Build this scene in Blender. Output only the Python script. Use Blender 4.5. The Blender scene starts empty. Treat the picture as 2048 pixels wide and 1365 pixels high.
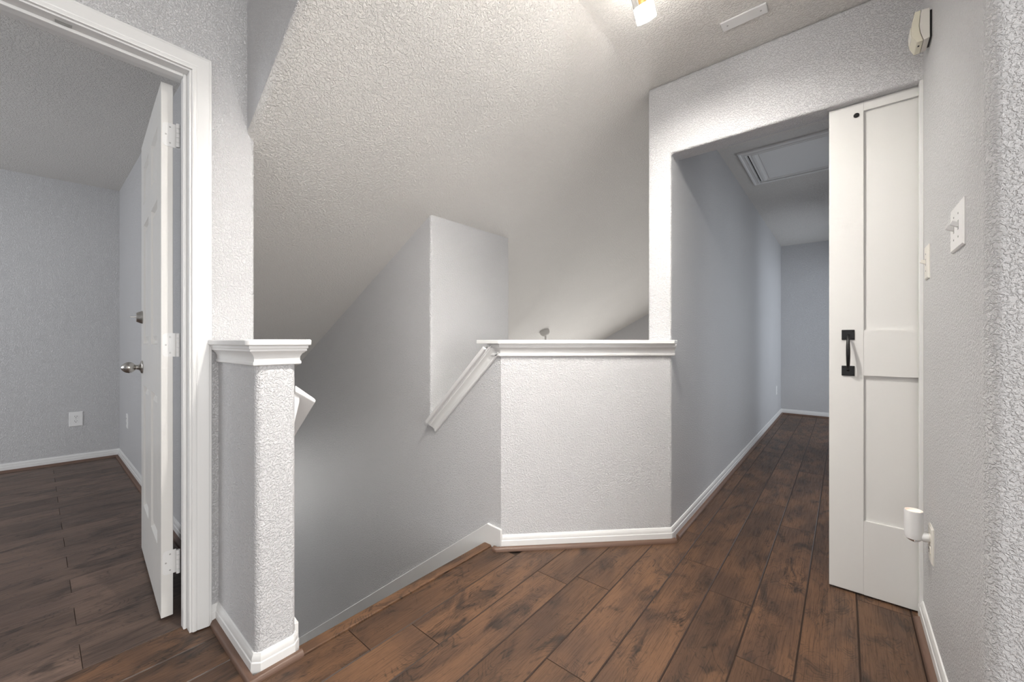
import bpy, bmesh, math, random
from mathutils import Vector, Matrix
random.seed(7)
scene = bpy.context.scene
COL = scene.collection

# ------------------------------------------------------------------ camera
EYE = 1.055
cam = bpy.data.cameras.new('camera')
cam.sensor_width = 36.0
cam.lens = 796.0 / 2048.0 * 36.0
cam.clip_start = 0.02
camo = bpy.data.objects.new('camera', cam)
COL.objects.link(camo)
camo.location = (0, 0, EYE)
camo.rotation_euler = (math.radians(90), 0, math.radians(39.8))
scene.camera = camo

# ------------------------------------------------------------------ world / exposure
scene.view_settings.view_transform = 'Standard'
scene.view_settings.look = 'None'
scene.view_settings.gamma = 1.0
scene.view_settings.use_curve_mapping = False
scene.view_settings.exposure = 0.15
LAMP = 2300.0      # strength of the light-giving lamp ends
LAMPSIDE = 65.0    # glow of the frosted sleeve around them
world = bpy.data.worlds.new('World')
scene.world = world
world.use_nodes = True
world.node_tree.nodes['Background'].inputs[0].default_value = (0.86, 0.93, 1.0, 1)
world.node_tree.nodes['Background'].inputs[1].default_value = 0.6


def area_light(name, loc, target, sx, sy, power, color):
    """area light standing in for daylight through an unseen opening"""
    l = bpy.data.lights.new(name, 'AREA')
    l.shape = 'RECTANGLE'; l.size = sx; l.size_y = sy
    l.energy = power; l.color = color
    o = bpy.data.objects.new(name, l)
    COL.objects.link(o)
    o.location = loc
    o.rotation_euler = (Vector(target) - Vector(loc)).to_track_quat('-Z', 'Y').to_euler()
    return o


DAY = (0.95, 0.97, 1.0)
area_light('fill_loft_back', (0.9, -2.75, 1.45), (0.9, 0, 1.45), 3.2, 1.7, 26, (1.0, 0.98, 0.95))  # added fill light behind the camera, no known window there
area_light('fill_loft_side', (3.05, 0.1, 1.4), (0, 0.1, 1.4), 1.9, 1.6, 80, (1.0, 0.98, 0.95))  # added fill from the right for the sloped ceiling, no known window
area_light('daylight_bedroom_window', (-3.6, -2.75, 1.4), (-3.6, 0, 1.75), 2.2, 1.5, 38, DAY)
area_light('daylight_hall_room', (1.6, 6.0, 1.3), (0, 6.0, 1.2), 1.3, 1.9, 26, (0.86, 0.92, 1.0))
area_light('fill_hall_side', (1.5, 3.65, 1.2), (0, 3.65, 1.1), 1.2, 1.9, 10, (0.93, 0.96, 1.0))  # added to brighten the hall wall, side room is invented
area_light('fill_great_room', (-3.2, 6.75, -1.4), (-3.2, 3, -1.0), 3.0, 1.9, 115, (1.0, 0.97, 0.93))  # unseen added light, put at the far wall to keep the gable dark

area_light('fill_stair_foot', (-8.6, 1.04, -1.4), (-4.0, 1.04, -0.6), 3.0, 2.2, 110, (1.0, 0.97, 0.93))  # added to lift the dark stairwell, no known source down there


# ------------------------------------------------------------------ materials
def new_mat(name):
    m = bpy.data.materials.new(name)
    m.use_nodes = True
    nt = m.node_tree
    return m, nt, nt.nodes['Principled BSDF']


def srgb(r, g, b):
    f = lambda c: (c / 255 / 12.92) if c / 255 <= 0.04045 else ((c / 255 + 0.055) / 1.055) ** 2.4
    return (f(r), f(g), f(b), 1)


def plain(name, col, rough=0.5, metal=0.0, spec=0.5, noise=0.0):
    m, nt, b = new_mat(name)
    b.inputs['Base Color'].default_value = col
    b.inputs['Roughness'].default_value = rough
    b.inputs['Metallic'].default_value = metal
    b.inputs['Specular IOR Level'].default_value = spec
    tc = nt.nodes.new('ShaderNodeTexCoord')
    n = nt.nodes.new('ShaderNodeTexNoise')
    n.inputs['Scale'].default_value = 30
    nt.links.new(tc.outputs['Object'], n.inputs['Vector'])
    mr = nt.nodes.new('ShaderNodeMapRange')
    mr.inputs['To Min'].default_value = max(0.02, rough - 0.05)
    mr.inputs['To Max'].default_value = min(1, rough + 0.05)
    nt.links.new(n.outputs['Fac'], mr.inputs['Value'])
    nt.links.new(mr.outputs['Result'], b.inputs['Roughness'])
    return m


def textured_paint(name, col, scale, dist, rough, spec, lo=0.42, hi=0.62):
    """sprayed drywall texture: flattened splatter over a fine orange peel"""
    m, nt, b = new_mat(name)
    L = nt.links.new
    tc = nt.nodes.new('ShaderNodeTexCoord')
    n1 = nt.nodes.new('ShaderNodeTexNoise')
    n1.inputs['Scale'].default_value = scale
    n1.inputs['Detail'].default_value = 3
    n1.inputs['Roughness'].default_value = 0.55
    n1.inputs['Distortion'].default_value = 0.5
    L(tc.outputs['Object'], n1.inputs['Vector'])
    r = nt.nodes.new('ShaderNodeMapRange')
    r.interpolation_type = 'SMOOTHSTEP'
    r.inputs['From Min'].default_value = lo
    r.inputs['From Max'].default_value = hi
    L(n1.outputs['Fac'], r.inputs['Value'])
    n2 = nt.nodes.new('ShaderNodeTexNoise')
    n2.inputs['Scale'].default_value = scale * 3.2
    n2.inputs['Detail'].default_value = 1
    L(tc.outputs['Object'], n2.inputs['Vector'])
    ma = nt.nodes.new('ShaderNodeMath'); ma.operation = 'MULTIPLY_ADD'
    ma.inputs[1].default_value = 0.35
    L(n2.outputs['Fac'], ma.inputs[0]); L(r.outputs['Result'], ma.inputs[2])
    bp = nt.nodes.new('ShaderNodeBump')
    bp.inputs['Strength'].default_value = 1.0
    bp.inputs['Distance'].default_value = dist
    L(ma.outputs[0], bp.inputs['Height'])
    L(bp.outputs['Normal'], b.inputs['Normal'])
    n3 = nt.nodes.new('ShaderNodeTexNoise')
    n3.inputs['Scale'].default_value = 2.2
    n3.inputs['Detail'].default_value = 3
    L(tc.outputs['Object'], n3.inputs['Vector'])
    mx = nt.nodes.new('ShaderNodeMix'); mx.data_type = 'RGBA'
    mx.inputs[6].default_value = tuple(c * 0.97 for c in col[:3]) + (1,)
    mx.inputs[7].default_value = tuple(min(1, c * 1.03) for c in col[:3]) + (1,)
    L(n3.outputs['Fac'], mx.inputs[0])
    L(mx.outputs[2], b.inputs['Base Color'])
    b.inputs['Roughness'].default_value = rough
    b.inputs['Specular IOR Level'].default_value = spec
    return m


def wood(name, dark, mid, light, grey=0.0):
    """hand-scraped hickory laminate; pattern shifts from board to board"""
    m, nt, b = new_mat(name)
    L = nt.links.new
    N = nt.nodes.new
    tc = N('ShaderNodeTexCoord')
    oi = N('ShaderNodeObjectInfo')
    off = N('ShaderNodeVectorMath'); off.operation = 'SCALE'
    cmb = N('ShaderNodeCombineXYZ')
    L(oi.outputs['Random'], cmb.inputs[0]); L(oi.outputs['Random'], cmb.inputs[1])
    cmb.inputs[2].default_value = 0.3
    L(cmb.outputs[0], off.inputs[0]); off.inputs['Scale'].default_value = 57.0
    add = N('ShaderNodeVectorMath'); add.operation = 'ADD'
    L(tc.outputs['Object'], add.inputs[0]); L(off.outputs[0], add.inputs[1])

    def mapping(sx, sy):
        mp = N('ShaderNodeMapping')
        mp.inputs['Scale'].default_value = (sx, sy, 1)
        L(add.outputs[0], mp.inputs['Vector'])
        return mp.outputs[0]

    def noise(vec, scale, detail, rough=0.5, dist=0.0):
        n = N('ShaderNodeTexNoise')
        n.inputs['Scale'].default_value = scale
        n.inputs['Detail'].default_value = detail
        n.inputs['Roughness'].default_value = rough
        n.inputs['Distortion'].default_value = dist
        L(vec, n.inputs['Vector'])
        return n.outputs['Fac']

    def math_(op, a, bb=None, c=None):
        n = N('ShaderNodeMath'); n.operation = op
        for i, v in enumerate((a, bb, c)):
            if v is None: continue
            if isinstance(v, (int, float)): n.inputs[i].default_value = v
            else: L(v, n.inputs[i])
        return n.outputs[0]

    def rng(v, a, bb, c=0.0, d=1.0):
        n = N('ShaderNodeMapRange'); n.interpolation_type = 'SMOOTHSTEP'
        n.inputs['From Min'].default_value = a; n.inputs['From Max'].default_value = bb
        n.inputs['To Min'].default_value = c; n.inputs['To Max'].default_value = d
        L(v, n.inputs['Value']); return n.outputs['Result']

    def mix(f, a, bb):
        n = N('ShaderNodeMix'); n.data_type = 'RGBA'
        if isinstance(f, (int, float)): n.inputs[0].default_value = f
        else: L(f, n.inputs[0])
        for i, v in ((6, a), (7, bb)):
            if isinstance(v, tuple): n.inputs[i].default_value = v
            else: L(v, n.inputs[i])
        return n.outputs[2]

    blotch = noise(mapping(7.0, 2.4), 1.0, 4, 0.55, 0.5)
    smoke = noise(mapping(12.0, 5.0), 1.0, 6, 0.68, 0.8)
    blotch2 = smoke
    streak = noise(mapping(230.0, 7.0), 1.0, 3, 0.6, 0.3)
    fine = noise(mapping(600.0, 40.0), 1.0, 2, 0.6)
    fig = noise(mapping(8.5, 2.9), 1.0, 1.6, 0.5, 0.7)
    cont = math_('FRACT', math_('MULTIPLY', fig, 34.0))
    line = rng(math_('ABSOLUTE', math_('SUBTRACT', cont, 0.5)), 0.02, 0.20, 1.0, 0.0)
    brk = noise(mapping(60.0, 22.0), 1.0, 2)
    line = math_('MULTIPLY', math_('MULTIPLY', line, rng(smoke, 0.40, 0.60)), rng(brk, 0.36, 0.56))
    col = mix(rng(blotch, 0.34, 0.66), mid, light)
    col = mix(rng(smoke, 0.48, 0.70, 0.0, 0.85), col, dark)
    col = mix(rng(streak, 0.46, 0.74, 0.0, 0.50), col, dark)
    col = mix(rng(fine, 0.50, 0.75, 0.0, 0.30), col, dark)
    col = mix(math_('MULTIPLY', line, 0.80), col, tuple(c * 0.6 for c in dark[:3]) + (1,))
    hs = N('ShaderNodeHueSaturation')
    L(col, hs.inputs['Color'])
    L(rng(oi.outputs['Random'], 0.0, 1.0, 0.86, 1.16), hs.inputs['Value'])
    hs.inputs['Saturation'].default_value = 1.0 - grey
    L(hs.outputs[0], b.inputs['Base Color'])
    h = math_('ADD', math_('MULTIPLY', streak, 0.7), math_('MULTIPLY', blotch2, 0.8))
    bp = N('ShaderNodeBump')
    bp.inputs['Distance'].default_value = 0.0011
    bp.inputs['Strength'].default_value = 0.8
    L(h, bp.inputs['Height']); L(bp.outputs['Normal'], b.inputs['Normal'])
    L(rng(streak, 0.3, 0.8, 0.40, 0.58), b.inputs['Roughness'])
    b.inputs['Specular IOR Level'].default_value = 0.45
    return m


def emitter(name, col, strength):
    m, nt, b = new_mat(name)
    b.inputs['Base Color'].default_value = (0.9, 0.9, 0.88, 1)
    b.inputs['Emission Color'].default_value = col
    b.inputs['Emission Strength'].default_value = strength
    return m


def glass(name, col=(1, 1, 1, 1), rough=0.0):
    m, nt, b = new_mat(name)
    b.inputs['Base Color'].default_value = col
    b.inputs['Roughness'].default_value = rough
    b.inputs['Transmission Weight'].default_value = 1.0
    b.inputs['IOR'].default_value = 1.3
    return m


M = {}
M['wall'] = textured_paint('gray_textured_wall_paint', (0.665, 0.665, 0.678, 1), 150, 0.0022, 0.42, 0.35)
M['ceiling'] = textured_paint('warm_white_textured_ceiling', (0.80, 0.782, 0.755, 1), 115, 0.0024, 0.75, 0.2)
M['trim'] = plain('white_gloss_trim_paint', (0.78, 0.78, 0.775, 1), 0.32)
M['door'] = plain('white_door_paint', (0.74, 0.728, 0.705, 1), 0.36)
M['pocket'] = plain('white_pocket_door_paint', (0.74, 0.732, 0.715, 1), 0.38)
M['plank'] = wood('brown_hickory_plank', srgb(43, 35, 30), srgb(84, 62, 48), srgb(110, 80, 58))
M['bedplank'] = wood('grey_brown_plank', srgb(62, 50, 44), srgb(96, 77, 67), srgb(114, 92, 79), 0.08)
M['shoe'] = plain('brown_shoe_molding_wood', srgb(104, 80, 67), 0.45)
M['lowerfloor'] = plain('light_beige_floor', (0.55, 0.51, 0.46, 1), 0.5)
M['plank_edge'] = plain('dark_stained_plank_bevel', srgb(62, 47, 38), 0.5)
M['bedplank_edge'] = plain('stained_bedroom_plank_bevel', srgb(88, 71, 62), 0.5)
M['subfloor'] = plain('subfloor_board', srgb(60, 48, 40), 0.8)
M['black'] = plain('black_iron', (0.012, 0.012, 0.013, 1), 0.42, 0.3)
M['nickel'] = plain('brushed_nickel', (0.52, 0.50, 0.47, 1), 0.28, 1.0)
M['plastic'] = plain('white_plastic', (0.84, 0.84, 0.84, 1), 0.35)
M['ivory'] = plain('ivory_plastic', (0.80, 0.765, 0.63, 1), 0.4)
M['almond'] = plain('almond_plastic', (0.80, 0.775, 0.72, 1), 0.4)
M['slot'] = plain('dark_slot', (0.03, 0.03, 0.03, 1), 0.6)
M['grey'] = plain('grey_screw', (0.45, 0.45, 0.44, 1), 0.4, 0.5)
M['gold'] = plain('gold_lamp_core', (0.75, 0.47, 0.16, 1), 0.25, 0.9)
M['glass'] = glass('clear_glass')
M['lens'] = glass('clear_lens', (0.9, 0.9, 0.9, 1), 0.08)
M['lamp'] = emitter('glowing_frosted_acrylic', (1.0, 0.955, 0.89, 1), LAMP)
M['sleeve'] = emitter('glowing_frosted_sleeve', (1.0, 0.955, 0.89, 1), LAMPSIDE)
M['amber'] = emitter('amber_night_glow', (1.0, 0.50, 0.20, 1), 1.0)
M['fan'] = plain('fan_grey_white', (0.62, 0.60, 0.57, 1), 0.4)


# ------------------------------------------------------------------ mesh helpers
class MB:
    def __init__(s, mat=None):
        s.v = []; s.f = []; s.mat = mat

    def add(s, vs, fs):
        o = len(s.v)
        s.v += [(s.mat @ Vector(p)) if s.mat is not None else Vector(p) for p in vs]
        s.f += [tuple(i + o for i in f) for f in fs]
        return s

    def box(s, x0, x1, y0, y1, z0, z1):
        return s.prism([(x0, y0), (x1, y0), (x1, y1), (x0, y1)], z0, z1)

    def prism(s, poly, a, b, axis='z'):
        n = len(poly)
        mk = {'z': lambda p, t: (p[0], p[1], t), 'y': lambda p, t: (p[0], t, p[1]), 'x': lambda p, t: (t, p[0], p[1])}[axis]
        vs = [mk(p, a) for p in poly] + [mk(p, b) for p in poly]
        fs = [tuple(range(n))[::-1], tuple(range(n, 2 * n))]
        fs += [(i, (i + 1) % n, n + (i + 1) % n, n + i) for i in range(n)]
        return s.add(vs, fs)

    def rings(s, rings, cap=True, closed=True):
        n = len(rings[0]); vs = [p for r in rings for p in r]; fs = []
        for k in range(len(rings) - 1):
            for i in range(n if closed else n - 1):
                j = (i + 1) % n
                fs.append((k * n + i, k * n + j, (k + 1) * n + j, (k + 1) * n + i))
        if cap:
            fs.append(tuple(range(n))[::-1])
            fs.append(tuple(range((len(rings) - 1) * n, len(rings) * n)))
        return s.add(vs, fs)

    def lathe(s, prof, origin, axis, n=20):
        """prof: list of (radius, distance along axis)"""
        ax = Vector(axis).normalized()
        u = ax.orthogonal().normalized(); w = ax.cross(u)
        o = Vector(origin)
        rs = []
        for r, h in prof:
            r = max(r, 1e-5)
            rs.append([o + ax * h + (u * math.cos(2 * math.pi * i / n) + w * math.sin(2 * math.pi * i / n)) * r for i in range(n)])
        return s.rings(rs)

    def tube(s, p0, p1, r, n=12):
        p0 = Vector(p0); p1 = Vector(p1)
        return s.lathe([(r, 0), (r, (p1 - p0).length)], p0, p1 - p0, n)

    def sweep(s, path, normal, prof, side=1):
        """prof (a, b): a sideways off the path (mitred), b along normal"""
        P = [Vector(p) for p in path]; Nn = Vector(normal).normalized()
        rs = []
        for i, p in enumerate(P):
            d0 = (P[i] - P[i - 1]).normalized() if i > 0 else None
            d1 = (P[i + 1] - P[i]).normalized() if i < len(P) - 1 else None
            l0 = Nn.cross(d0) if d0 is not None else None
            l1 = Nn.cross(d1) if d1 is not None else None
            if l0 is None: l = l1
            elif l1 is None: l = l0
            else:
                l = (l0 + l1); l = l / max(l.length_squared, 1e-9) * 2
            rs.append([p + l * (a * side) + Nn * b for a, b in prof])
        return s.rings(rs)

    def build(s, name, mat, parent=None, smooth=35, bevel=0.0, seg=2):
        me = bpy.data.meshes.new(name)
        me.from_pydata([tuple(p) for p in s.v], [], s.f)
        bm = bmesh.new(); bm.from_mesh(me)
        bmesh.ops.recalc_face_normals(bm, faces=bm.faces)
        bm.to_mesh(me); bm.free()
        me.materials.append(M[mat] if isinstance(mat, str) else mat)
        if smooth:
            for p in me.polygons: p.use_smooth = True
            me.set_sharp_from_angle(angle=math.radians(smooth))
        o = bpy.data.objects.new(name, me)
        COL.objects.link(o)
        if parent is not None:
            o.parent = parent
            o.matrix_parent_inverse = Matrix.Translation(-full_loc(parent))
        if bevel:
            md = o.modifiers.new('bevel', 'BEVEL')
            md.width = bevel; md.segments = seg; md.limit_method = 'ANGLE'
            md.angle_limit = math.radians(40)
            md.harden_normals = True
            for p in me.polygons: p.use_smooth = True
            if not smooth: me.set_sharp_from_angle(angle=math.radians(35))
        if smooth:
            wn = o.modifiers.new('weighted_normal', 'WEIGHTED_NORMAL')
            wn.keep_sharp = True; wn.weight = 100
        return o


def full_loc(o):
    v = Vector(o.location)
    return v


def tag(o, label, cat, group=None, kind=None):
    o['label'] = label; o['category'] = cat
    if group: o['group'] = group
    if kind: o['kind'] = kind
    return o


def thing(name, loc, label, cat, group=None, kind=None):
    o = bpy.data.objects.new(name, None)
    o.empty_display_size = 0.05
    COL.objects.link(o); o.location = loc
    return tag(o, label, cat, group, kind)


def rounded(pts, radii, n=6):
    """polygon with rounded corners"""
    out = []
    k = len(pts)
    for i in range(k):
        p = Vector(pts[i]); r = radii[i] if isinstance(radii, (list, tuple)) else radii
        if r <= 0:
            out.append(tuple(p)); continue
        a = (Vector(pts[i - 1]) - p).normalized(); b = (Vector(pts[(i + 1) % k]) - p).normalized()
        ang = a.angle(b)
        d = r / math.tan(ang / 2)
        c = p + (a + b).normalized() * (r / math.sin(ang / 2))
        s0 = p + a * d - c; s1 = p + b * d - c
        a0 = math.atan2(s0.y, s0.x); a1 = math.atan2(s1.y, s1.x)
        da = (a1 - a0 + math.pi) % (2 * math.pi) - math.pi
        for j in range(n + 1):
            t = a0 + da * j / n
            out.append((c.x + r * math.cos(t), c.y + r * math.sin(t)))
    return out


# ------------------------------------------------------------------ layout (metres)
CEIL = 2.43
XH, XC = -0.70, -0.822          # hall wall face, back of that wall
YW, YWB = 2.15, 2.27            # wall with the wide opening
HEAD = 2.045
XR, YR = 0.232, 1.292           # right wall face and its end corner
XD, XDB = -1.813, -1.928        # wall with the bedroom door
YS0, YS1 = 0.565, 1.515         # stairwell sides
XE = -1.892                     # end of the tall stair wall
YEND = 6.95
XN = -1.39                      # stair nosing seam
LOW = -2.66                     # lower storey floor


def zslope(x):
    if x > XE:
        return CEIL + (x - XC) * (CEIL - 1.81) / (XC - XE)
    return 1.81 + (x - XE) * 0.52


def S(o, label, cat='wall'):
    return tag(o, label, cat, kind='structure')


# ------------------------------------------------------------------ ceilings
mb = MB()
mb.box(XDB, 3.0, -2.7, 0.54, CEIL, CEIL + 0.15)
mb.box(XC, 3.0, 0.54, YWB, CEIL, CEIL + 0.15)
S(mb.build('ceiling', 'ceiling'), 'flat warm white textured ceiling over the landing with the lamp', 'ceiling')

rings = []
r = 0.032
for k in range(7):
    t = math.pi / 2 * k / 6
    y = 0.54 + r * (1 - math.cos(t)); dz = r * (1 - math.sin(t))
    rings.append((y, dz))
rings.append((6.5, 0.0))
mb = MB()
prof_x = [XC, XE, -6.15]
mb.rings([[(x, y, zslope(x) + dz) for x in prof_x] + [(-6.15, y, 0.05), (XE, y, 2.3), (XC, y, CEIL + 0.12)] for y, dz in rings])
S(mb.build('ceiling_slope', 'ceiling', smooth=30), 'big sloping textured ceiling above the stairwell and great room', 'ceiling')
mb = MB()
mb.prism([(XC + 0.001, CEIL + 0.01), (XC, CEIL), (XD, zslope(XD) + r), (XDB + 0.02, zslope(XDB) + r), (XDB + 0.02, CEIL + 0.01)], 0.5393, 0.56, 'y')
S(mb.build('wall_stair_gable', 'wall'), 'small triangular wall above the slanted ceiling edge by the bedroom door')

mb = MB()
mb.box(XC, 0.9, YWB, YEND + 0.12, CEIL, CEIL + 0.12)
S(mb.build('ceiling_hall', 'ceiling'), 'textured ceiling of the hallway around the attic hatch', 'ceiling')
mb = MB()
mb.box(-5.6, XDB, -2.7, 0.52, CEIL, CEIL + 0.12)
S(mb.build('ceiling_bedroom', 'ceiling'), 'textured ceiling of the bedroom behind the open door', 'ceiling')

# ------------------------------------------------------------------ walls
# wall with the wide opening: column + header
mb = MB()
mb.prism([(XC, -0.25), (XH, -0.25), (XH, HEAD), (0.9, HEAD), (0.9, CEIL), (XC, CEIL)], YW, YWB, 'y')
S(mb.build('wall_front', 'wall', smooth=0, bevel=0.013, seg=4), 'gray wall with header above the hallway opening and its left post')

mb = MB(); mb.box(XC, XH + 0.0003, YW + 0.025, YEND + 0.12, -0.25, CEIL)
S(mb.build('wall_hall_left', 'wall'), 'long gray left wall of the hallway')
mb = MB(); mb.box(XH, 0.9, YEND, YEND + 0.12, -0.25, CEIL)
S(mb.build('wall_hall_end', 'wall'), 'gray wall closing the far end of the hallway')
mb = MB()
mb.box(0.27, 0.39, 2.24, 3.0, -0.01, CEIL)
mb.box(0.27, 0.39, 4.3, 5.25, -0.01, CEIL)
mb.box(0.27, 0.39, 3.0, 4.3, 2.05, CEIL)  # doorway gap added here to let fill light into the hall
mb.box(0.27, 0.39, 6.75, YEND, -0.01, CEIL)
mb.box(0.27, 0.39, 5.25, 6.75, 2.05, CEIL)
S(mb.build('wall_hall_right', 'wall'), 'right wall of the hallway hidden behind the sliding door')

# right wall with bullnose end
mb = MB()
mb.prism(rounded([(XR, YR), (2.9, YR), (2.9, YR + 0.12), (XR + 0.115, YR + 0.12), (XR + 0.115, 2.18), (XR, 2.18)], [0.024, 0, 0, 0, 0, 0], 8), -0.01, CEIL)
S(mb.build('wall_right', 'wall'), 'gray textured right wall with rounded corner, light switches on it')

# wall with bedroom door
mb = MB()
Y0, Y1, DH = -0.424, 0.376, 2.053
mb.prism(rounded([(XDB, Y1), (XD, Y1), (XD, YS0), (XDB, YS0)], [0, 0, 0.012, 0], 5), -0.25, CEIL)
mb.box(XDB, XD, Y0, Y1, DH, CEIL)
mb.box(XDB, XD, -2.6, Y0, -0.01, CEIL)
S(mb.build('wall_left', 'wall'), 'gray left wall around the bedroom doorway')

# stair walls
mb = MB()
mb.box(-6.0, XDB, 0.512, YS0, LOW, CEIL)
mb.box(XDB, XN - 0.03, 0.45, YS0, LOW, -0.02)
S(mb.build('wall_stair_left', 'wall'), 'left wall of the stairwell running down behind the short half wall')

mb = MB()
mb.prism(rounded([(-6.0, YS1), (XE, YS1), (XE, 2.236), (-6.0, 2.236)], [0, 0.014, 0.014, 0], 5), LOW, 1.95)
S(mb.build('wall_stair_right', 'wall'), 'tall gray stair wall block rising to the sloping ceiling')

SL = 0.94


def ztop(x):
    return 0.997 + SL * (x + 1.457)


mb = MB()
dzc = 0.022 / math.cos(math.atan(SL))
mb.prism([(XE - 0.01, LOW), (-1.335, LOW), (-1.335, 1.035), (-1.40, 1.035), (-1.42, ztop(-1.42) - dzc), (XE - 0.01, ztop(XE) - dzc)], YS1, YS1 + 0.12, 'y')
mb.prism([(-1.335, YS1), (XH - 0.004, YW - 0.004), (XC, 2.198), (-1.385, YS1 + 0.12)], LOW, 1.035)
hw_r = S(mb.build('wall_half_right', 'wall'), 'gray half wall set at an angle beside the stairs with white cap')

mb = MB()
mb.prism(rounded([(XD, 0.445), (-1.415, 0.445), (-1.415, YS0), (XD, YS0)], [0, 0.02, 0.02, 0], 7), -0.02, 1.03)
hw_l = S(mb.build('wall_half_left', 'wall'), 'short gray half wall with white cap next to the bedroom door')

# bedroom walls
mb = MB()
mb.prism([(-5.10, 0.512), (-5.42, -2.6), (-5.54, -2.6), (-5.22, 0.512)], -0.01, CEIL)
S(mb.build('wall_bedroom_back', 'wall'), 'gray far wall of the bedroom with an outlet')
mb = MB()
mb.box(-5.2, XDB, 0.500, 0.5119, -0.01, CEIL)
S(mb.build('wall_bedroom_right', 'wall'), 'gray bedroom wall behind the open paneled door')
mb = MB()
mb.box(-5.6, -4.7, -2.72, -2.6, -0.01, CEIL)
mb.box(-2.5, XD, -2.72, -2.6, -0.01, CEIL)
mb.box(-4.7, -2.5, -2.72, -2.6, -0.01, 0.65)
mb.box(-4.7, -2.5, -2.72, -2.6, 2.15, CEIL)
S(mb.build('wall_bedroom_window_side', 'wall'), 'bedroom wall with the window opening, out of view')
mb = MB()
mb.box(XD, -0.7, -2.72, -2.6, -0.01, CEIL)
mb.box(2.5, 3.0, -2.72, -2.6, -0.01, CEIL)
mb.box(-0.7, 2.5, -2.72, -2.6, -0.01, 0.6)  # openings from here on added for the unseen fill lights
mb.box(-0.7, 2.5, -2.72, -2.6, 2.3, CEIL)
mb.box(2.9, 3.0, -2.6, -0.9, -0.01, CEIL)
mb.box(2.9, 3.0, 1.1, YR, -0.01, CEIL)
mb.box(2.9, 3.0, -0.9, 1.1, -0.01, 0.55)
mb.box(2.9, 3.0, -0.9, 1.1, 2.25, CEIL)
S(mb.build('wall_back', 'wall'), 'loft wall behind the viewer with openings added for the fill lights')

# great room
mb = MB()
mb.box(-6.1, XC, 6.5, 6.62, -0.3, CEIL)
mb.box(-6.1, -4.8, 6.5, 6.62, LOW, -0.3)
mb.box(-1.6, XC, 6.5, 6.62, LOW, -0.3)
mb.box(-4.8, -1.6, 6.5, 6.62, LOW, -2.4)  # opening below the gable added for the great room fill
S(mb.build('wall_great_room_far', 'wall'), 'shaded far gable wall of the great room seen just above the half wall cap')
mb = MB()
mb.box(-6.12, -6.0, 1.5, 2.7, LOW, 0.05)
mb.box(-6.12, -6.0, 0.5, 1.5, -0.45, 0.05)  # gap left under this piece for the added stair foot light
mb.box(-6.12, -6.0, 5.9, 6.5, LOW, 0.05)
mb.box(-6.12, -6.0, 2.7, 5.9, LOW, 0.05)
S(mb.build('wall_great_room_outer', 'wall'), 'low outer wall of the great room with an opening added at the stair foot for fill light')
mb = MB(); mb.box(XC, XH - 0.01, 2.2, 6.5, LOW, -0.25)
S(mb.build('wall_great_room_lower', 'wall'), 'great room wall below the hallway floor')
mb = MB(); mb.box(-6.1, -0.7, 0.5, 6.62, LOW - 0.1, LOW)
S(mb.build('floor_lower', 'lowerfloor'), 'light floor of the lower storey at the foot of the stairs', 'floor')

# ------------------------------------------------------------------ floors with planks
mb = MB()
mb.prism([(2.9, -2.6), (2.9, YR), (0.9, YR), (0.9, YEND), (-0.76, YEND), (-0.76, 2.21), (-1.36, 1.575), (-1.40, 1.515),
          (-1.40, 0.5), (XDB + 0.05, 0.5), (XDB + 0.05, -2.6)], -0.25, -0.011)
floor = S(mb.build('floor', 'subfloor', smooth=0), 'brown wood plank floor of the landing and hallway', 'floor')
mb = MB()
mb.prism([(XDB + 0.049, -2.6), (XDB + 0.049, 0.5), (-5.11, 0.5), (-5.42, -2.6)], -0.25, -0.011)
floor_b = S(mb.build('floor_bedroom', 'subfloor', smooth=0), 'gray brown wood plank floor in the bedroom', 'floor')


def clip(poly, nx, ny, c):
    """keep nx*x + ny*y <= c"""
    out = []
    for i in range(len(poly)):
        a = poly[i]; b = poly[(i + 1) % len(poly)]
        da = nx * a[0] + ny * a[1] - c; db = nx * b[0] + ny * b[1] - c
        if da <= 0: out.append(a)
        if da * db < 0:
            t = da / (da - db)
            out.append((a[0] + (b[0] - a[0]) * t, a[1] + (b[1] - a[1]) * t))
    return out


def plank(x0, x1, y0, y1, parent, mat, halfplanes=(), g=0.0033, ge=0.0016):
    poly = [(x0, y0), (x1, y0), (x1, y1), (x0, y1)]
    for h in halfplanes:
        poly = clip(poly, *h)
        if len(poly) < 3: return
    cx = sum(p[0] for p in poly) / len(poly); cy = sum(p[1] for p in poly) / len(poly)
    n = len(poly)
    top = []
    for p in poly:
        top.append((min(max(p[0], x0 + g), x1 - g), min(max(p[1], y0 + ge), y1 - ge)))
    vs = [(p[0] - cx, p[1] - cy, -0.011) for p in poly] + [(p[0] - cx, p[1] - cy, -0.0030) for p in poly] + [(p[0] - cx, p[1] - cy, 0) for p in top]
    fs = [tuple(range(2 * n, 3 * n))]
    for L in (0, 1):
        fs += [(L * n + i, L * n + (i + 1) % n, (L + 1) * n + (i + 1) % n, (L + 1) * n + i) for i in range(n)]
    me = bpy.data.meshes.new('plank'); me.from_pydata(vs, [], fs)
    me.materials.append(M[mat]); me.materials.append(M[mat + '_edge'])
    for p in me.polygons[1:]: p.material_index = 1
    o = bpy.data.objects.new('plank', me); COL.objects.link(o)
    o.parent = parent; o.location = (cx, cy, 0)


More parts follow.
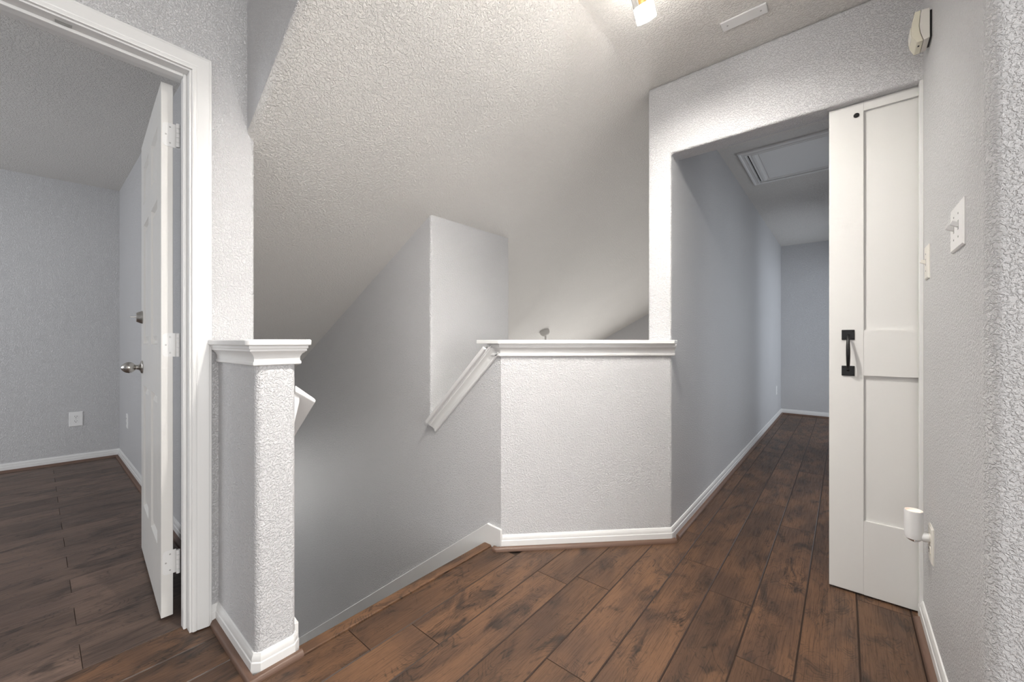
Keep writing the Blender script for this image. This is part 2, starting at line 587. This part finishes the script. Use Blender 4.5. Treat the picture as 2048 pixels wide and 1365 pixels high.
PW = 0.16
JOINT = {-3: 0.42, -2: 0.95, -1: 0.12, 0: 0.7335, 1: 0.9005, 2: 0.25, 3: 1.5555, 4: 1.09, 5: 2.018, 6: 1.827, 7: 1.505, 8: 2.468, 9: 0.92, 10: 1.6}
PL = 1.227
for k in range(-3, 27):
    x0 = -1.399 + PW * k; x1 = x0 + PW
    if x0 > 2.85: break
    j = JOINT.get(k, random.random() * PL)
    x1 = min(x1, 2.895)
    if k < 0:
        ylo, yhi = -2.6, 0.46
    elif k < 4:
        ylo, yhi = -2.6, 2.3
    elif x0 < 0.27:
        ylo, yhi = -2.6, YEND
    else:
        ylo, yhi = -2.6, YR + 0.05
    if k == 0: x0 = XN
    hp = [(-1, 1, 2.85 + 0.05)] if 0 <= k < 4 else []
    if k == 0: hp.append((0, 1, YS1 + 0.0))
    y = j - PL * math.ceil((j - ylo) / PL)
    while y < yhi:
        a = max(y, ylo); b = min(y + PL, yhi)
        if b - a > 0.01: plank(x0, x1, a, b, floor, 'plank', hp)
        y += PL
BW = 0.146
for k in range(0, 25):
    x1 = -1.879 - 0.019 - BW * k + (0.019 if k == 0 else 0); x0 = -1.898 - BW * (k + 1)
    j = 0.1 if k % 2 == 0 else 0.1 + 0.62 + random.uniform(-.1, .1)
    y = j - PL * 3
    while y < 0.5:
        a = max(y, -2.6); b = min(y + PL, 0.5)
        if b - a > 0.01: plank(x0, x1, a, b, floor_b, 'bedplank', [(-1, 0.1, 5.10 + 0.0512 + 0.0)], 0.0012, 0.0012)
        y += PL
# stair nosing board
mb = MB()
mb.sweep([(XN, YS0 - 0.02, 0), (XN, YS1, 0)], (0, 0, 1), [(0, -0.012), (0, 0.004), (0.006, 0.007), (0.042, 0.007), (0.052, 0.003), (0.055, -0.006), (0.050, -0.016), (0.03, -0.02)], 1)
noz = mb.build('stair_nosing', 'plank', floor)

# staircase
st = thing('staircase', (-1.41, 1.04, 0), 'stairs going down between the half walls', 'stairs', kind='structure')
for i in range(13):
    z = -0.19 * (i + 1); x = -1.415 - 0.257 * i
    MB().box(x - 0.02, x, YS0, YS1 - 0.013, z, z + 0.185).build('riser', 'trim', st)
    MB().box(x - 0.257 - 0.02, x + 0.02 - 0.02, YS0, YS1 - 0.013, z - 0.025, z).build('tread', 'plank', st, bevel=0.006)

# ------------------------------------------------------------------ baseboards + shoe molding
BB = [(0, 0), (0.012, 0), (0.012, 0.043), (0.0105, 0.0455), (0.009, 0.047), (0.009, 0.058), (0.006, 0.065), (0.004, 0.071), (0, 0.0725)]
SH = [(0.012, 0), (0.030, 0), (0.0295, 0.006), (0.027, 0.012), (0.022, 0.0165), (0.016, 0.0185), (0.012, 0.019)]


def baseboard(name, path, side, label, shoe=None, shoeside=None):
    p3 = [(x, y, 0.0) for x, y in path]
    o = S(MB().sweep(p3, (0, 0, 1), BB, side).build(name, 'trim'), label, 'baseboard')
    sp = [(x, y, 0.0) for x, y in (shoe or path)]
    MB().sweep(sp, (0, 0, 1), SH, side).build('shoe_molding', 'shoe', o)
    return o


c = 0.014
baseboard('baseboard_left', [(XD, 0.4215), (XD, 0.445), (-1.415 - c, 0.445), (-1.415, 0.445 + c), (-1.415, YS0 - c), (-1.415 - c, YS0), (-1.445, YS0)], -1,
          'white baseboard with dark shoe wrapping the short half wall',
          [(XD, 0.445), (-1.415, 0.445), (-1.415, YS0 + 0.012)])
baseboard('baseboard_front', [(-1.335, 1.515), (XH - 0.004, YW - 0.004), (XH, YW + 0.004), (XH, YEND)], -1,
          'white baseboard with dark shoe along the angled half wall and hallway',
          [(-1.36, 1.503), (-1.345, 1.503), (-0.705, 2.143), (-0.697, 2.165)])
o = bpy.data.objects['baseboard_front']
MB().sweep([(XH, 2.20, 0), (XH, YEND, 0)], (0, 0, 1), SH, -1).build('shoe_molding', 'shoe', o)
baseboard('baseboard_hall_end', [(XH, YEND), (0.27, YEND)], -1, 'white baseboard at the far end of the hallway')
baseboard('baseboard_right', [(XR, 2.18), (XR, YR + c), (XR + c, YR), (2.9, YR)], -1,
          'white baseboard with dark shoe along the right wall', [(XR, 2.13), (XR, YR), (2.9, YR)])
baseboard('baseboard_bedroom', [(-5.42, -2.6), (-5.10, 0.50), (XDB, 0.50)], -1, 'white baseboard around the bedroom walls')

# stair skirt boards
mb = MB()
mb.prism([(-1.325, 0.0), (-1.325, 0.102), (-1.42, 0.108), (-4.9, 0.108 - 0.738 * 3.48), (-4.9, -0.25 - 0.738 * 3.48), (-1.46, -0.25)], YS1 - 0.013, YS1, 'y')
S(mb.build('trim_1', 'trim', bevel=0.002), 'white stair skirt board sloping down the right stair wall', 'trim')
mb = MB()
mb.prism([(-1.43, -0.02), (-1.43, 0.095), (-1.47, 0.10), (-4.9, 0.10 - 0.738 * 3.43), (-4.9, -0.25 - 0.738 * 3.43), (-1.46, -0.25)], YS0, YS0 + 0.013, 'y')
S(mb.build('trim_2', 'trim', bevel=0.002), 'white stair skirt board behind the short half wall', 'trim')

# ------------------------------------------------------------------ caps on the half walls
SLT, SLB, CRB = 1.060, 1.040, 0.977
CROWN = [(0, CRB), (0.008, CRB), (0.011, CRB + 0.003), (0.011, CRB + 0.010), (0.008, CRB + 0.014), (0.0085, CRB + 0.026), (0.013, CRB + 0.036),
         (0.021, CRB + 0.043), (0.024, CRB + 0.046), (0.024, CRB + 0.052), (0.027, CRB + 0.054), (0.027, SLB), (0, SLB)]
o2 = 0.037
mb = MB()
mb.prism(rounded([(XD, 0.445 - o2), (-1.415 + o2, 0.445 - o2), (-1.415 + o2, YS0 + o2), (XD, YS0 + o2)], [0, 0.022, 0.012, 0], 4), SLB, SLT)
mb.build('cap_board', 'trim', hw_l, bevel=0.004)
MB().sweep([(XD + 0.012, 0.445, 0), (-1.415, 0.445, 0), (-1.415, YS0, 0), (XD, YS0, 0)], (0, 0, 1), CROWN, -1).build('crown_molding', 'trim', hw_l)

q = 0.04 * 1.4142
k = -2.85 + q
mb = MB()
mb.prism([(-0.672, -0.672 - k), (k + YS1 - 0.04, YS1 - 0.04), (-1.472, YS1 - 0.04), (-1.472, YS1 + 0.16), (-3.02 - q + YS1 + 0.16, YS1 + 0.16),
          (XC - 0.002, XC + 3.02 + q), (XC - 0.002, YW + 0.0), (-0.672, YW + 0.02)], SLB, SLT)
mb.build('cap_board', 'trim', hw_r, bevel=0.003)
MB().sweep([(-0.688, 2.162, 0), (-1.335, YS1, 0), (-1.405, YS1, 0)], (0, 0, 1), CROWN, 1).build('crown_molding', 'trim', hw_r)
# sloping cap down the stairs
ang = math.atan(SL)
dirv = Vector((-math.cos(ang), 0, -math.sin(ang)))
upv = Vector((-math.sin(ang), 0, math.cos(ang)))
p0 = Vector((-1.425, YS1, ztop(-1.425)))
p1 = Vector((XE - 0.006, YS1, ztop(XE - 0.006)))


def slope_sweep(prof, a, b):
    m = MB(); rs = []
    for p in (a, b):
        rs.append([p + upv * v + Vector((0, -1, 0)) * u for u, v in prof])
    return m.rings(rs)


slope_sweep([(0.04, 0), (0.04, -0.020), (-0.16, -0.020), (-0.16, 0)], p0 + dirv * 0.0, p1).build('cap_board', 'trim', hw_r, bevel=0.003)
slope_sweep([(a, b - SLT) for a, b in CROWN], p0 - dirv * 0.035, p1).build('crown_molding', 'trim', hw_r)

# stair handrail on the left wall: tilted board sloping down
sl = 0.84
ang2 = math.atan(sl)
d2 = Vector((-math.cos(ang2), 0, -math.sin(ang2)))
a0 = Vector((-1.425, 0, 0))
hr = thing('handrail', (-1.425, YS0, 0.8), 'white stair handrail end sticking out behind the short half wall', 'handrail')
for nm, prof in (('rail_board', [(YS0, 0.906), (0.630, 0.853), (0.634, 0.846), (0.630, 0.838), (YS0, 0.884)]),
                 ('rail_backing', [(YS0, 0.884), (0.583, 0.871), (0.583, 0.855), (0.570, 0.80), (YS0, 0.78)])):
    st_ = 0.0 if nm == 'rail_board' else 0.012
    MB().rings([[a0 + d2 * t + Vector((0, y, z)) for y, z in prof] for t in (st_, 1.6)]).build(nm, 'trim', hr, bevel=0.002)

# ------------------------------------------------------------------ bedroom door frame
dj = S(bpy.data.objects.new('trim_3', None), 'white casing and jamb framing the bedroom doorway', 'door frame')
COL.objects.link(dj); dj.location = (XD, 0.376, 0)
CAS = [(0, 0), (0, 0.010), (0.004, 0.0125), (0.011, 0.0125), (0.014, 0.0105), (0.018, 0.0125), (0.030, 0.0145), (0.040, 0.0165), (0.047, 0.0175), (0.050, 0.0155),
       (0.055, 0.0155), (0.057, 0.013), (0.057, 0)]
ji, hi = 0.3645, 2.036
yl = 0.364 - 0.776
MB().sweep([(XD, ji, 0.004), (XD, ji, hi), (XD, yl, hi), (XD, yl, 0.004)], (1, 0, 0), CAS, -1).build('casing', 'trim', dj)
MB().sweep([(XDB, ji, 0.004), (XDB, ji, hi), (XDB, yl, hi), (XDB, yl, 0.004)], (-1, 0, 0), CAS, 1).build('casing', 'trim', dj)
MB().box(XDB, XD, 0.3585, 0.376, 0.0, 2.053).build('jamb', 'trim', dj)
MB().box(XDB, XD, Y0, Y0 + 0.0175, 0.0, 2.053).build('jamb', 'trim', dj)
MB().box(XDB, XD, Y0 + 0.0175, 0.3585, 2.0305, 2.048).build('head_jamb', 'trim', dj)
MB().box(-1.885, -1.85, 0.348, 0.3585, 0.0, 2.0305).build('door_stop_strip', 'trim', dj, bevel=0.002)
MB().box(-1.885, -1.85, Y0 + 0.0175, Y0 + 0.028, 0.0, 2.0305).build('door_stop_strip', 'trim', dj, bevel=0.002)
MB().box(-1.885, -1.85, Y0 + 0.028, 0.348, 2.02, 2.0305).build('door_stop_strip', 'trim', dj, bevel=0.002)
MB().box(-1.846, -1.83, 0.04, 0.075, 2.0287, 2.0305).build('strike_plate', 'grey', dj)

# ------------------------------------------------------------------ bedroom door (six panels), opened into the room
DW, DT, DZ0, DZ1 = 0.760, 0.035, 0.012, 2.030
da = math.radians(180 - 3.2)
DM = Matrix.Translation((-1.967, 0.304, 0)) @ Matrix.Rotation(da, 4, 'Z') @ Matrix.Scale(-1, 4, (0, 1, 0))
# local: x along the leaf from the hinge edge, y through the thickness (0 = side seen here), z up
d1 = S(bpy.data.objects.new('door_1', None), 'white six-panel bedroom door standing open with nickel knob', 'door')
COL.objects.link(d1); d1.location = (-1.967, 0.32, 0)


def D():
    return MB(DM)


ST, MU = 0.112, 0.10
zr = [(DZ0, 0.255), (0.84, 1.04), (1.615, 1.715), (1.90, DZ1)]
D().box(0, ST, 0, DT, DZ0, DZ1).build('stile', 'door', d1, bevel=0.0015)
D().box(DW - ST, DW, 0, DT, DZ0, DZ1).build('stile', 'door', d1, bevel=0.0015)
for a, b in zr:
    D().box(ST, DW - ST, 0, DT, a, b).build('rail', 'door', d1)
mx0, mx1 = DW / 2 - MU / 2, DW / 2 + MU / 2
for i in range(3):
    za, zb = zr[i][1], zr[i + 1][0]
    D().box(mx0, mx1, 0, DT, za, zb).build('mullion', 'door', d1)
    for xa, xb in ((ST, mx0), (mx1, DW - ST)):
        m = D()
        e, g2 = 0.007, 0.036
        rs = []
        for off, y in ((0, 0.0), (e, 0.0115), (e + 0.010, 0.0115), (g2, 0.004)):
            rs.append([(xa + off, y, za + off), (xb - off, y, za + off), (xb - off, y, zb - off), (xa + off, y, zb - off)])
        bk = [[(p[0], DT - p[1], p[2]) for p in r_] for r_ in rs][::-1]
        m.rings(rs[::-1] + bk[::-1])
        m.build('panel', 'door', d1, smooth=0)
# knob, deadbolt on the near side (local -y)
kx = DW - 0.062


def dpt(x, y, z):
    return DM @ Vector((x, y, z))


nd = (DM.to_3x3() @ Vector((0, -1, 0))).normalized()
kz = 0.926
kb = MB().lathe([(0.0, 0), (0.031, 0), (0.032, 0.003), (0.028, 0.007), (0.017, 0.011), (0.0115, 0.016), (0.0115, 0.024)], dpt(kx, 0, kz), nd, 24).build('knob', 'nickel', d1, smooth=50)
MB().lathe([(0.012, 0.022), (0.013, 0.026), (0.019, 0.031), (0.0255, 0.040), (0.027, 0.050), (0.0245, 0.060), (0.018, 0.069), (0.009, 0.076), (0, 0.078)], dpt(kx, 0, kz), nd, 24).build('knob_grip', 'nickel', kb, smooth=60)
dz_ = 1.172
db = MB().lathe([(0.0, 0), (0.0315, 0), (0.032, 0.003), (0.023, 0.021), (0.0215, 0.023), (0, 0.023)], dpt(kx, 0, dz_), nd, 24).build('deadbolt', 'nickel', d1)
m = MB(Matrix.Translation(dpt(kx, 0, dz_)) @ nd.to_track_quat('Z', 'Y').to_matrix().to_4x4())
m.box(-0.011, 0.011, -0.002, 0.002, 0.02, 0.046).build('thumb_turn', 'nickel', db, bevel=0.0015)
# far side knob
nf = -nd
k2 = MB().lathe([(0.0, 0), (0.031, 0), (0.032, 0.003), (0.017, 0.011), (0.0115, 0.016), (0.012, 0.024), (0.0255, 0.040), (0.027, 0.050), (0.018, 0.069), (0, 0.078)], dpt(kx, DT, kz), nf, 20).build('knob', 'nickel', d1, smooth=60)
# hinges
for hz in (0.215, 1.040, 1.838):
    leaf = D()
    leaf.prism(rounded([(0.004, hz - 0.0445), (0.044, hz - 0.0445), (0.044, hz + 0.0445), (0.004, hz + 0.0445)], [0.012, 0, 0, 0.012], 4), -0.0012, 0.0004, 'x')
    hg = leaf.build('hinge', 'trim', d1)
    for dz in (-0.03, 0.0, 0.03):
        yy = 0.026 if dz else 0.014
        p = dpt(-0.0012, yy, hz + dz)
        MB().lathe([(0.0, 0), (0.003, 0), (0.0024, 0.0008), (0, 0.0008)], p, (1, 0, 0), 10).build('screw', 'grey', hg)
    for n in range(5):
        za = hz - 0.0445 + n * 0.0178
        c0 = Vector((-1.9505, 0.3515, za))
        MB().tube(c0, c0 + Vector((0, 0, 0.0168)), 0.0062, 12).build('hinge_knuckle', 'trim', hg)

# ------------------------------------------------------------------ sliding pocket door
d2o = S(bpy.data.objects.new('door_2', None), 'white shaker sliding door half across the hallway opening', 'door')
COL.objects.link(d2o); d2o.location = (0.25, 2.207, 0)
PX0, PX1, PY0, PY1, PZ0, PZ1 = -0.048, 0.78, 2.190, 2.226, 0.008, 2.0435
ps = 0.112
MB().box(PX0, PX0 + ps, PY0, PY1, PZ0, PZ1).build('stile', 'pocket', d2o, bevel=0.0015)
MB().box(PX1 - ps, PX1, PY0, PY1, PZ0, PZ1).build('stile', 'pocket', d2o, bevel=0.0015)
for a, b in ((PZ0, 0.312), (0.912, 1.100), (2.006, PZ1)):
    MB().box(PX0 + ps, PX1 - ps, PY0, PY1, a, b).build('rail', 'pocket', d2o)
for a, b in ((0.312, 0.912), (1.100, 2.006)):
    MB().box(PX0 + ps, PX1 - ps, PY0 + 0.011, PY1 - 0.011, a, b).build('panel', 'pocket', d2o)
hx = 0.0145
ph = thing('pull_handle', (hx, PY0, 1.0), 'tmp', 'tmp')
del ph['label'], ph['category']
ph.parent = d2o; ph.matrix_parent_inverse = Matrix.Translation(-Vector(d2o.location))
ph['label'] = 'black iron pull handle with two square plates'


def sub(mb_, name, mat, **kw):
    o = mb_.build(name, mat, None, **kw)
    o.parent = ph
    o.matrix_parent_inverse = Matrix.Translation(-Vector((hx, PY0, 1.0)))
    return o


for zc in (1.081, 0.930):
    sub(MB().box(hx - 0.021, hx + 0.021, PY0 - 0.004, PY0, zc - 0.021, zc + 0.021), 'plate', 'black', bevel=0.0015)
    for sx in (-0.0155, 0.0155):
        for sz in (-0.0155, 0.0155):
            sub(MB().lathe([(0, 0), (0.0033, 0), (0.0025, 0.0016), (0, 0.002)], (hx + sx, PY0 - 0.004, zc + sz), (0, -1, 0), 10), 'screw', 'black')
rs = []
for i in range(17):
    t = i / 16
    z = 1.083 - t * 0.155
    b_ = math.sin(math.pi * t)
    y = PY0 - 0.003 - 0.042 * (b_ ** 0.55)
    rr = 0.0042 + 0.0028 * b_
    rs.append([(hx + rr * math.cos(2 * math.pi * j / 12), y + 0.8 * rr * math.sin(2 * math.pi * j / 12), z) for j in range(12)])
sub(MB().rings(rs), 'grip', 'black', smooth=60)
MB().lathe([(0, 0), (0.0095, 0), (0.0095, 0.003), (0.006, 0.006), (0, 0.0065)], (0.041, PY0, 1.994), (0, -1, 0), 14).build('bolt', 'black', d2o)
# jamb strip beside the door
mb = MB(); mb.box(0.2215, 0.2325, 2.150, 2.181, 0.0, 2.045)
S(mb.build('trim_4', 'trim', bevel=0.0015), 'thin white jamb strip where the sliding door enters the right wall', 'trim')

# ------------------------------------------------------------------ attic hatch
ah = thing('attic_hatch', (-0.25, 3.66, CEIL), 'white framed attic hatch in the hallway ceiling', 'hatch')
HX0, HX1, HY0, HY1 = -0.602, 0.10, 3.29, 4.04
FR = [(0, 0), (0, -0.010), (0.006, -0.016), (0.014, -0.016), (0.020, -0.011), (0.036, -0.013), (0.044, -0.020), (0.052, -0.020), (0.054, 0)]
xi, xj, yi, yj = HX0 + 0.054, HX1 - 0.054, HY0 + 0.054, HY1 - 0.054
m = MB()
rs = []
for a, b in FR:
    d = 0.054 - a
    rs.append([(xi - d, yi - d, CEIL + b), (xj + d, yi - d, CEIL + b), (xj + d, yj + d, CEIL + b), (xi - d, yj + d, CEIL + b)])
m.rings(rs, cap=False).build('frame', 'trim', ah, smooth=0)
m = MB(); rs = []
for off, b in ((0.010, 0.0), (0.010, -0.012), (0.022, -0.012), (0.030, -0.017), (0.045, -0.017), (0.055, -0.008), (0.064, -0.006), (0.072, -0.011)):
    rs.append([(xi + off, yi + off * .6, CEIL + b), (xj - off, yi + off * .6, CEIL + b), (xj - off, yj - off * .6, CEIL + b), (xi + off, yj - off * .6, CEIL + b)])
m.rings(rs).build('panel', 'trim', ah, smooth=0)
MB().box(xi, xi + 0.010, yi, yj, CEIL - 0.0012, CEIL + 0.001).build('gap', 'slot', ah)

# ------------------------------------------------------------------ ceiling light: three cylinder heads on a bar
LX = -0.57


def track_light(yc, aims, label):
    fx = thing('ceiling_light', (LX, yc, CEIL), label, 'light')
    MB().lathe([(0, 0), (0.06, 0), (0.06, 0.02), (0.05, 0.026), (0, 0.026)], (LX, yc, CEIL), (0, 0, -1), 28).build('canopy', 'nickel', fx)
    MB().box(LX - 0.012, LX + 0.012, yc - 0.44, yc + 0.44, CEIL - 0.052, CEIL - 0.026).build('bar', 'nickel', fx, bevel=0.003)
    for dy, aim in zip((-0.38, 0.0, 0.38), aims):
        yh = yc + dy
        ax = Vector(aim).normalized()
        MB().tube((LX, yh, CEIL - 0.052), (LX, yh, CEIL - 0.064), 0.009, 12).build('joint', 'nickel', fx)
        base = Vector((LX, yh, CEIL - 0.066))
        hd_ = MB().lathe([(0, 0), (0.022, 0), (0.026, 0.006), (0.026, 0.022), (0.036, 0.026), (0.036, 0.034), (0, 0.034)], base, ax, 24).build('lamp_head', 'nickel', fx)
        MB().lathe([(0.0135, 0.034), (0.0135, 0.085), (0.016, 0.09), (0, 0.09)], base, ax, 18).build('core', 'gold', hd_)
        MB().lathe([(0.035, 0.034), (0.035, 0.094), (0.0325, 0.094), (0.0325, 0.034)], base, ax, 28).build('glass_cylinder', 'glass', hd_, smooth=40)
        MB().lathe([(0.0, 0.0945), (0.035, 0.0945), (0.035, 0.142), (0.0325, 0.142), (0.0325, 0.108), (0, 0.108)], base, ax, 28).build('frosted_sleeve', 'sleeve', hd_, smooth=40)
        MB().lathe([(0, 0.1085), (0.0315, 0.1085), (0.0315, 0.111), (0, 0.111)], base, ax, 28).build('glowing_tip', 'lamp', hd_, smooth=40)


track_light(0.998, ((-0.36, 0.04, -0.93), (-0.30, 0.12, -0.95), (0.08, 0.50, -0.86)), 'ceiling light with clear glass cylinder and glowing white tip')

# ------------------------------------------------------------------ small wall and ceiling fittings
# blank cover plate on the ceiling
cp = thing('cover_plate', (-0.33, 1.93, CEIL), 'blank white rectangular cover plate with two screws on the ceiling', 'cover plate')
m = MB(Matrix.Translation((-0.325, 1.925, CEIL)))
m.box(-0.085, 0.085, -0.030, 0.030, -0.007, 0).build('plate', 'plastic', cp, bevel=0.003)
for sx in (-0.062, 0.062):
    MB().lathe([(0, 0), (0.0035, 0), (0.003, 0.001), (0, 0.001)], (-0.325 + sx, 1.925, CEIL - 0.007), (0, 0, -1), 10).build('screw', 'grey', cp)

# motion detector in the corner
sn = thing('motion_detector', (XR, 1.995, 2.14), 'ivory motion detector mounted high in the corner above the door', 'detector')
y0s, y1s = 1.954, 2.037
MB().box(XR - 0.006, XR, y0s + 0.006, y1s - 0.006, 2.098, 2.188).build('mount', 'slot', sn)
MB().prism([(XR - 0.006, 2.093), (XR - 0.006, 2.193), (0.2065, 2.196), (0.2040, 2.180), (0.2015, 2.145), (0.2040, 2.120), (0.2118, 2.090)], y0s, y1s, 'y').build('back_shell', 'almond', sn, bevel=0.001)
MB().prism([(0.2050, 2.196), (0.190, 2.197), (0.1825, 2.160), (0.1805, 2.135), (0.1840, 2.112), (0.1945, 2.088), (0.2105, 2.089), (0.2027, 2.120), (0.2002, 2.145), (0.2027, 2.180)], y0s + 0.0005, y1s - 0.0005, 'y').build('front_shell', 'ivory', sn, bevel=0.0015)
MB().prism([(0.1815, 2.118), (0.1782, 2.135), (0.1800, 2.155), (0.1835, 2.155), (0.1855, 2.118)], y0s + 0.018, y1s - 0.018, 'y').build('lens_window', 'almond', sn, bevel=0.001)
MB().box(0.199, 0.2035, y0s + 0.024, y0s + 0.032, 2.0872, 2.0892).build('marking', 'slot', sn)


def wall_plate(name, M4, w, h, label, cat, mat, toggles=(), outlets=(), screws=(), group=None):
    """plate drawn in local x (across), y (up), z (off the wall)"""
    loc = M4.to_translation()
    t = thing(name, loc, label, cat, group)
    m_ = MB(M4)
    rs_ = []
    for off, z in ((0, 0), (0, 0.003), (0.004, 0.006)):
        rs_.append([(-w / 2 + off, -h / 2 + off, z), (w / 2 - off, -h / 2 + off, z), (w / 2 - off, h / 2 - off, z), (-w / 2 + off, h / 2 - off, z)])
    m_.rings(rs_).build('plate', mat, t, smooth=20)
    for tx in toggles:
        MB(M4).box(tx - 0.005, tx + 0.005, -0.012, 0.012, 0.006, 0.0066).build('slot', 'grey', t)
        tm = M4 @ Matrix.Translation((tx, 0, 0.006)) @ Matrix.Rotation(math.radians(-28), 4, 'X')
        MB(tm).box(-0.0035, 0.0035, -0.006, 0.006, -0.002, 0.015).build('toggle', mat, t, bevel=0.001)
    for oy in outlets:
        so = MB(M4).prism(rounded([(-0.017, oy - 0.014), (0.017, oy - 0.014), (0.017, oy + 0.014), (-0.017, oy + 0.014)], 0.009, 5), 0.006, 0.0078).build('socket', mat, t)
        for sx in (-0.0064, 0.0064):
            MB(M4).box(sx - 0.0013, sx + 0.0013, oy + 0.000, oy + 0.008, 0.0078, 0.0083).build('slot', 'slot', so)
        MB(M4).prism(rounded([(-0.0026, oy - 0.009), (0.0026, oy - 0.009), (0.0026, oy - 0.004), (-0.0026, oy - 0.004)], 0.0015, 2), 0.0078, 0.0083).build('ground_hole', 'slot', so)
    for sx, sy in screws:
        p = M4 @ Vector((sx, sy, 0.006)); n_ = M4.to_3x3() @ Vector((0, 0, 1))
        MB().lathe([(0, 0), (0.003, 0), (0.0025, 0.0008), (0, 0.0008)], p, n_, 10).build('screw', 'grey', t)
    return t


def frame_at(loc, normal):
    """x across, y up, z = wall normal"""
    n = Vector(normal).normalized(); up = Vector((0, 0, 1)); x = up.cross(n)
    R = Matrix((x, up, n)).transposed().to_4x4()
    return Matrix.Translation(loc) @ R


wall_plate('light_switch', frame_at((XR, 1.543, 1.354), (-1, 0, 0)), 0.150, 0.118, 'white double light switch plate on the right wall', 'switch', 'plastic',
           toggles=(-0.029, 0.024), screws=((-0.029, 0.03), (-0.029, -0.03), (0.024, 0.03), (0.024, -0.03)))
wall_plate('light_switch', frame_at((XR, 2.040, 1.336), (-1, 0, 0)), 0.078, 0.12, 'single light switch plate right beside the sliding door edge', 'switch', 'almond',
           toggles=(-0.004,), screws=((-0.004, 0.03), (-0.004, -0.03)))
wall_plate('wall_outlet', frame_at((XR, 1.957, 0.363), (-1, 0, 0)), 0.075, 0.120, 'almond outlet low on the right wall holding the night light', 'outlet', 'almond', outlets=(0.02, -0.02), screws=((0, 0),))
bn = Vector((math.cos(math.atan(0.103)), -math.sin(math.atan(0.103)), 0))
wall_plate('wall_outlet', frame_at((-5.1275, 0.232, 0.377), bn), 0.083, 0.125, 'white outlet on the far bedroom wall left of the door', 'outlet', 'plastic', outlets=(0.02, -0.02), screws=((0, 0),))
wall_plate('wall_outlet', frame_at((-4.61, 0.500, 0.385), (0, -1, 0)), 0.072, 0.118, 'white outlet seen edge-on beside the open bedroom door', 'outlet', 'plastic', outlets=(0.02, -0.02), screws=((0, 0),))
wall_plate('wall_outlet', frame_at((XH, 6.445, 0.387), (1, 0, 0)), 0.072, 0.118, 'tiny white outlet far down the hallway wall', 'outlet', 'plastic', outlets=(0.02, -0.02), screws=((0, 0),))

# plug-in night light
nl = thing('night_light', (0.187, 1.955, 0.36), 'white plug-in night light with amber glowing top', 'night light')
cx, cy = 0.187, 1.955
MB().lathe([(0.0, 0), (0.0225, 0), (0.0235, 0.004), (0.0245, 0.02), (0.0245, 0.092), (0.0232, 0.096), (0.0215, 0.092), (0.0205, 0.085), (0, 0.085)], (cx, cy, 0.372), (0, 0, 1), 28).build('housing', 'plastic', nl, smooth=40)
MB().lathe([(0, 0), (0.0202, 0), (0.0202, 0.003), (0, 0.003)], (cx, cy, 0.4575), (0, 0, 1), 24).build('glow_disc', 'amber', nl)
MB().lathe([(0, 0), (0.012, 0.002), (0.019, 0.008), (0.021, 0.013), (0.021, 0.0125), (0, 0.0125)], (cx, cy, 0.3595), (0, 0, 1), 24).build('sensor_lens', 'lens', nl, smooth=60)
MB().lathe([(0.0, -0.017), (0.008, -0.0155), (0.0135, -0.011), (0.0165, -0.004), (0.017, 0.002), (0.0165, 0.008), (0.014, 0.0115), (0, 0.0115)], (0.2125, cy, 0.383), (1, 0, 0), 24).build('plug_body', 'plastic', nl, smooth=50)

# ------------------------------------------------------------------ ceiling fan over the great room
FX, FY = -3.08, 4.38
fz = zslope(FX)
cf = thing('ceiling_fan', (FX, FY, fz), 'ceiling fan canopy and rod on the sloping ceiling above the cap', 'fan')
MB().lathe([(0, -0.04), (0.066, -0.04), (0.068, 0.0), (0.062, 0.028), (0.04, 0.05), (0.022, 0.06), (0, 0.06)], (FX, FY, fz - 0.015), (0.36, 0, -0.93), 24).build('canopy', 'fan', cf, smooth=50)
MB().tube((FX + 0.015, FY, fz - 0.05), (FX + 0.015, FY, fz - 0.75), 0.0125, 14).build('downrod', 'fan', cf)
MB().lathe([(0, 0), (0.05, 0), (0.10, 0.03), (0.12, 0.07), (0.11, 0.13), (0.07, 0.16), (0, 0.165)], (FX + 0.015, FY, fz - 0.72), (0, 0, -1), 24).build('motor_housing', 'fan', cf, smooth=50)
for i in range(5):
    a = 2 * math.pi * i / 5 + 0.3
    bmx = Matrix.Translation((FX + 0.015, FY, fz - 0.84)) @ Matrix.Rotation(a, 4, 'Z') @ Matrix.Rotation(math.radians(12), 4, 'X')
    MB(bmx).prism(rounded([(0.10, -0.045), (0.62, -0.065), (0.62, 0.065), (0.10, 0.045)], [0.01, 0.05, 0.05, 0.01], 4), -0.004, 0.004).build('blade', 'fan', cf)
